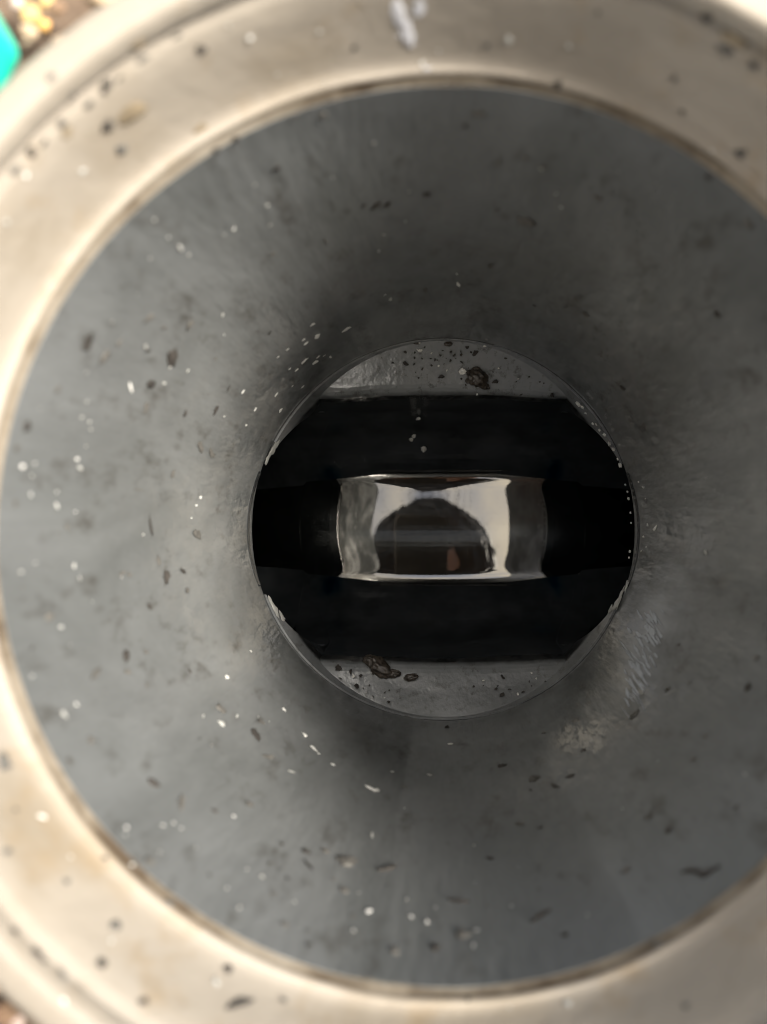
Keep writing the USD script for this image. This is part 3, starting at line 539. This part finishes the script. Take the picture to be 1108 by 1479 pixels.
for k in range(70):                                # loose strands round the crown
    an = g.uniform(-0.3, math.pi + 0.3); st_ = hp(0.094 * math.cos(an), 0.030 + 0.09 * math.sin(an), g.uniform(-0.05, 0.02))
    dr = np.array([math.cos(an + g.normal(0, 0.8)), math.sin(an + g.normal(0, 0.5)), g.normal(0, 0.3)]); L_ = g.uniform(0.015, 0.04)
    tt = np.linspace(0, 1, 6)[:, None]; c = st_ + dr * L_ * tt + np.array([g.normal(0, 0.01), g.normal(0, 0.01), -0.012]) * tt**2
    r_ = 0.0007 * (1 - tt[:, 0] * 0.7); vv = np.vstack([c + [0, 0, 0], c + np.stack([r_, r_ * 0, r_], 1), c + np.stack([r_ * 0, r_, r_], 1)]); ff = []
    for q in range(5):
        for a_, b_ in ((0, 1), (1, 2), (2, 0)): ff += [[a_ * 6 + q, b_ * 6 + q, b_ * 6 + q + 1], [a_ * 6 + q, b_ * 6 + q + 1, a_ * 6 + q + 1]]
    ws.append(trimesh.Trimesh(vv, ff, process=False))
obj('loose_hair', trimesh.util.concatenate(ws), hair_m, person)
jk = chain([((-0.006, -0.29, 0.455), 0.074), ((0, -0.37, 0.46), 0.09)]) + chain([((-0.15, -0.37, 0.45), 0.076), ((0.15, -0.37, 0.45), 0.076)]) + [
    Manifold.batch_hull([Manifold.sphere(0.10, 24).translate(q) for q in ((-0.10, -0.42, 0.45), (0.10, -0.42, 0.45), (-0.085, -0.62, 0.47), (0.085, -0.62, 0.47))]),
    Manifold.batch_hull([Manifold.sphere(0.102, 24).translate(q) for q in ((-0.075, -0.60, 0.47), (0.075, -0.60, 0.47), (-0.09, -0.78, 0.465), (0.09, -0.78, 0.465))])]
for s_ in (-1, 1): jk += chain([(SH[s_], 0.074), (ELB[s_], 0.058), (ELB[s_] * 0.22 + WR[s_] * 0.78, 0.042)])
jt = smoothed(jk, 0.012); jt.vertices += jt.vertex_normals * ((meshkit.fbm(jt.vertices * 16, 3, 4) - 0.5) * 0.012)[:, None]
obj('jacket', jt, plain('dark_jacket', (0.035, 0.04, 0.05), 0.85, 0.2, 90), person, smooth=True)
tr = []
for s_ in (-1, 1): tr += chain([(HIP[s_], 0.105), (KNEE[s_] + [0, 0, 0.012], 0.070), (KNEE[s_] + [0, -0.12, 0.012], 0.068), (ANK[s_] + [0, 0.03, 0.008], 0.052)])
tr += chain([(HIP[-1], 0.105), (HIP[1], 0.105)])
tt_ = smoothed(tr, 0.014); tt_.vertices += tt_.vertex_normals * ((meshkit.fbm(tt_.vertices * 14, 3, 5) - 0.5) * 0.012)[:, None]
obj('trousers', tt_, plain('grey_trousers', (0.07, 0.07, 0.075), 0.9, 0.2, 90), person, smooth=True)
for s_ in (-1, 1):
    sh = Manifold.batch_hull([Manifold.sphere(0.040, 20).translate(tuple(ANK[s_] + [0, -0.01, 0.0])), Manifold.sphere(0.034, 20).translate(tuple(ANK[s_] + [0, -0.10, -0.018])), Manifold.sphere(0.034, 20).translate(tuple(ANK[s_] + [0, -0.03, 0.07])), Manifold.sphere(0.03, 20).translate(tuple(ANK[s_] + [0, -0.12, -0.022]))])
    obj('shoe', tri(sh.refine_to_length(0.015)), plain('shoe_rubber_%d' % (s_ + 1), (0.03, 0.03, 0.03), 0.6), person, smooth=40)
phone = thing('phone', 'dark phone held over the pipe, its rounded corner faintly mirrored in the water', 'phone')
pm = mat('phone_body', {'p': P(base_color=(0.055, 0.056, 0.055), roughness=0.45)}); pgls = mat('phone_glass', {'p': P(base_color=(0.01, 0.01, 0.012), roughness=0.05)}); rim_m = mat('phone_rim', {'p': P(base_color=(0.5, 0.5, 0.52), metallic=1.0, roughness=0.25)})
def slab(x0, x1, y0, y1, z0, z1, r_):
    s_ = sg.box(x0 + r_, y0 + r_, x1 - r_, y1 - r_).buffer(r_, quad_segs=10)
    return trimesh.creation.extrude_polygon(s_, z1 - z0, engine='earcut').apply_translation((0, 0, z0))
obj('back', slab(PX0 + 0.0012, PX1 - 0.0012, PY0 + 0.0012, PY1 - 0.0012, PZ0, PZ1 - 0.0006, 0.009), pm, phone, smooth=30)
o_ = sg.box(PX0 + 0.01, PY0 + 0.01, PX1 - 0.01, PY1 - 0.01).buffer(0.01, quad_segs=10); i_ = sg.box(PX0 + 0.01, PY0 + 0.01, PX1 - 0.01, PY1 - 0.01).buffer(0.0087, quad_segs=10)
obj('rim', trimesh.creation.extrude_polygon(o_.difference(i_), 0.006, engine='earcut').apply_translation((0, 0, PZ0 + 0.0008)), rim_m, phone, smooth=30)
obj('screen', slab(PX0 + 0.002, PX1 - 0.002, PY0 + 0.002, PY1 - 0.002, PZ1 - 0.0006, PZ1, 0.008), pgls, phone, smooth=30)
for dy in (0.0, -0.020, -0.040):
    ln = Manifold.cylinder(0.0012, 0.0056, 0.0056, 40).translate((CAM[0], CAM[1] + dy, PZ0 - 0.0012))
    obj('lens', tri(ln), pm, phone, smooth=30)
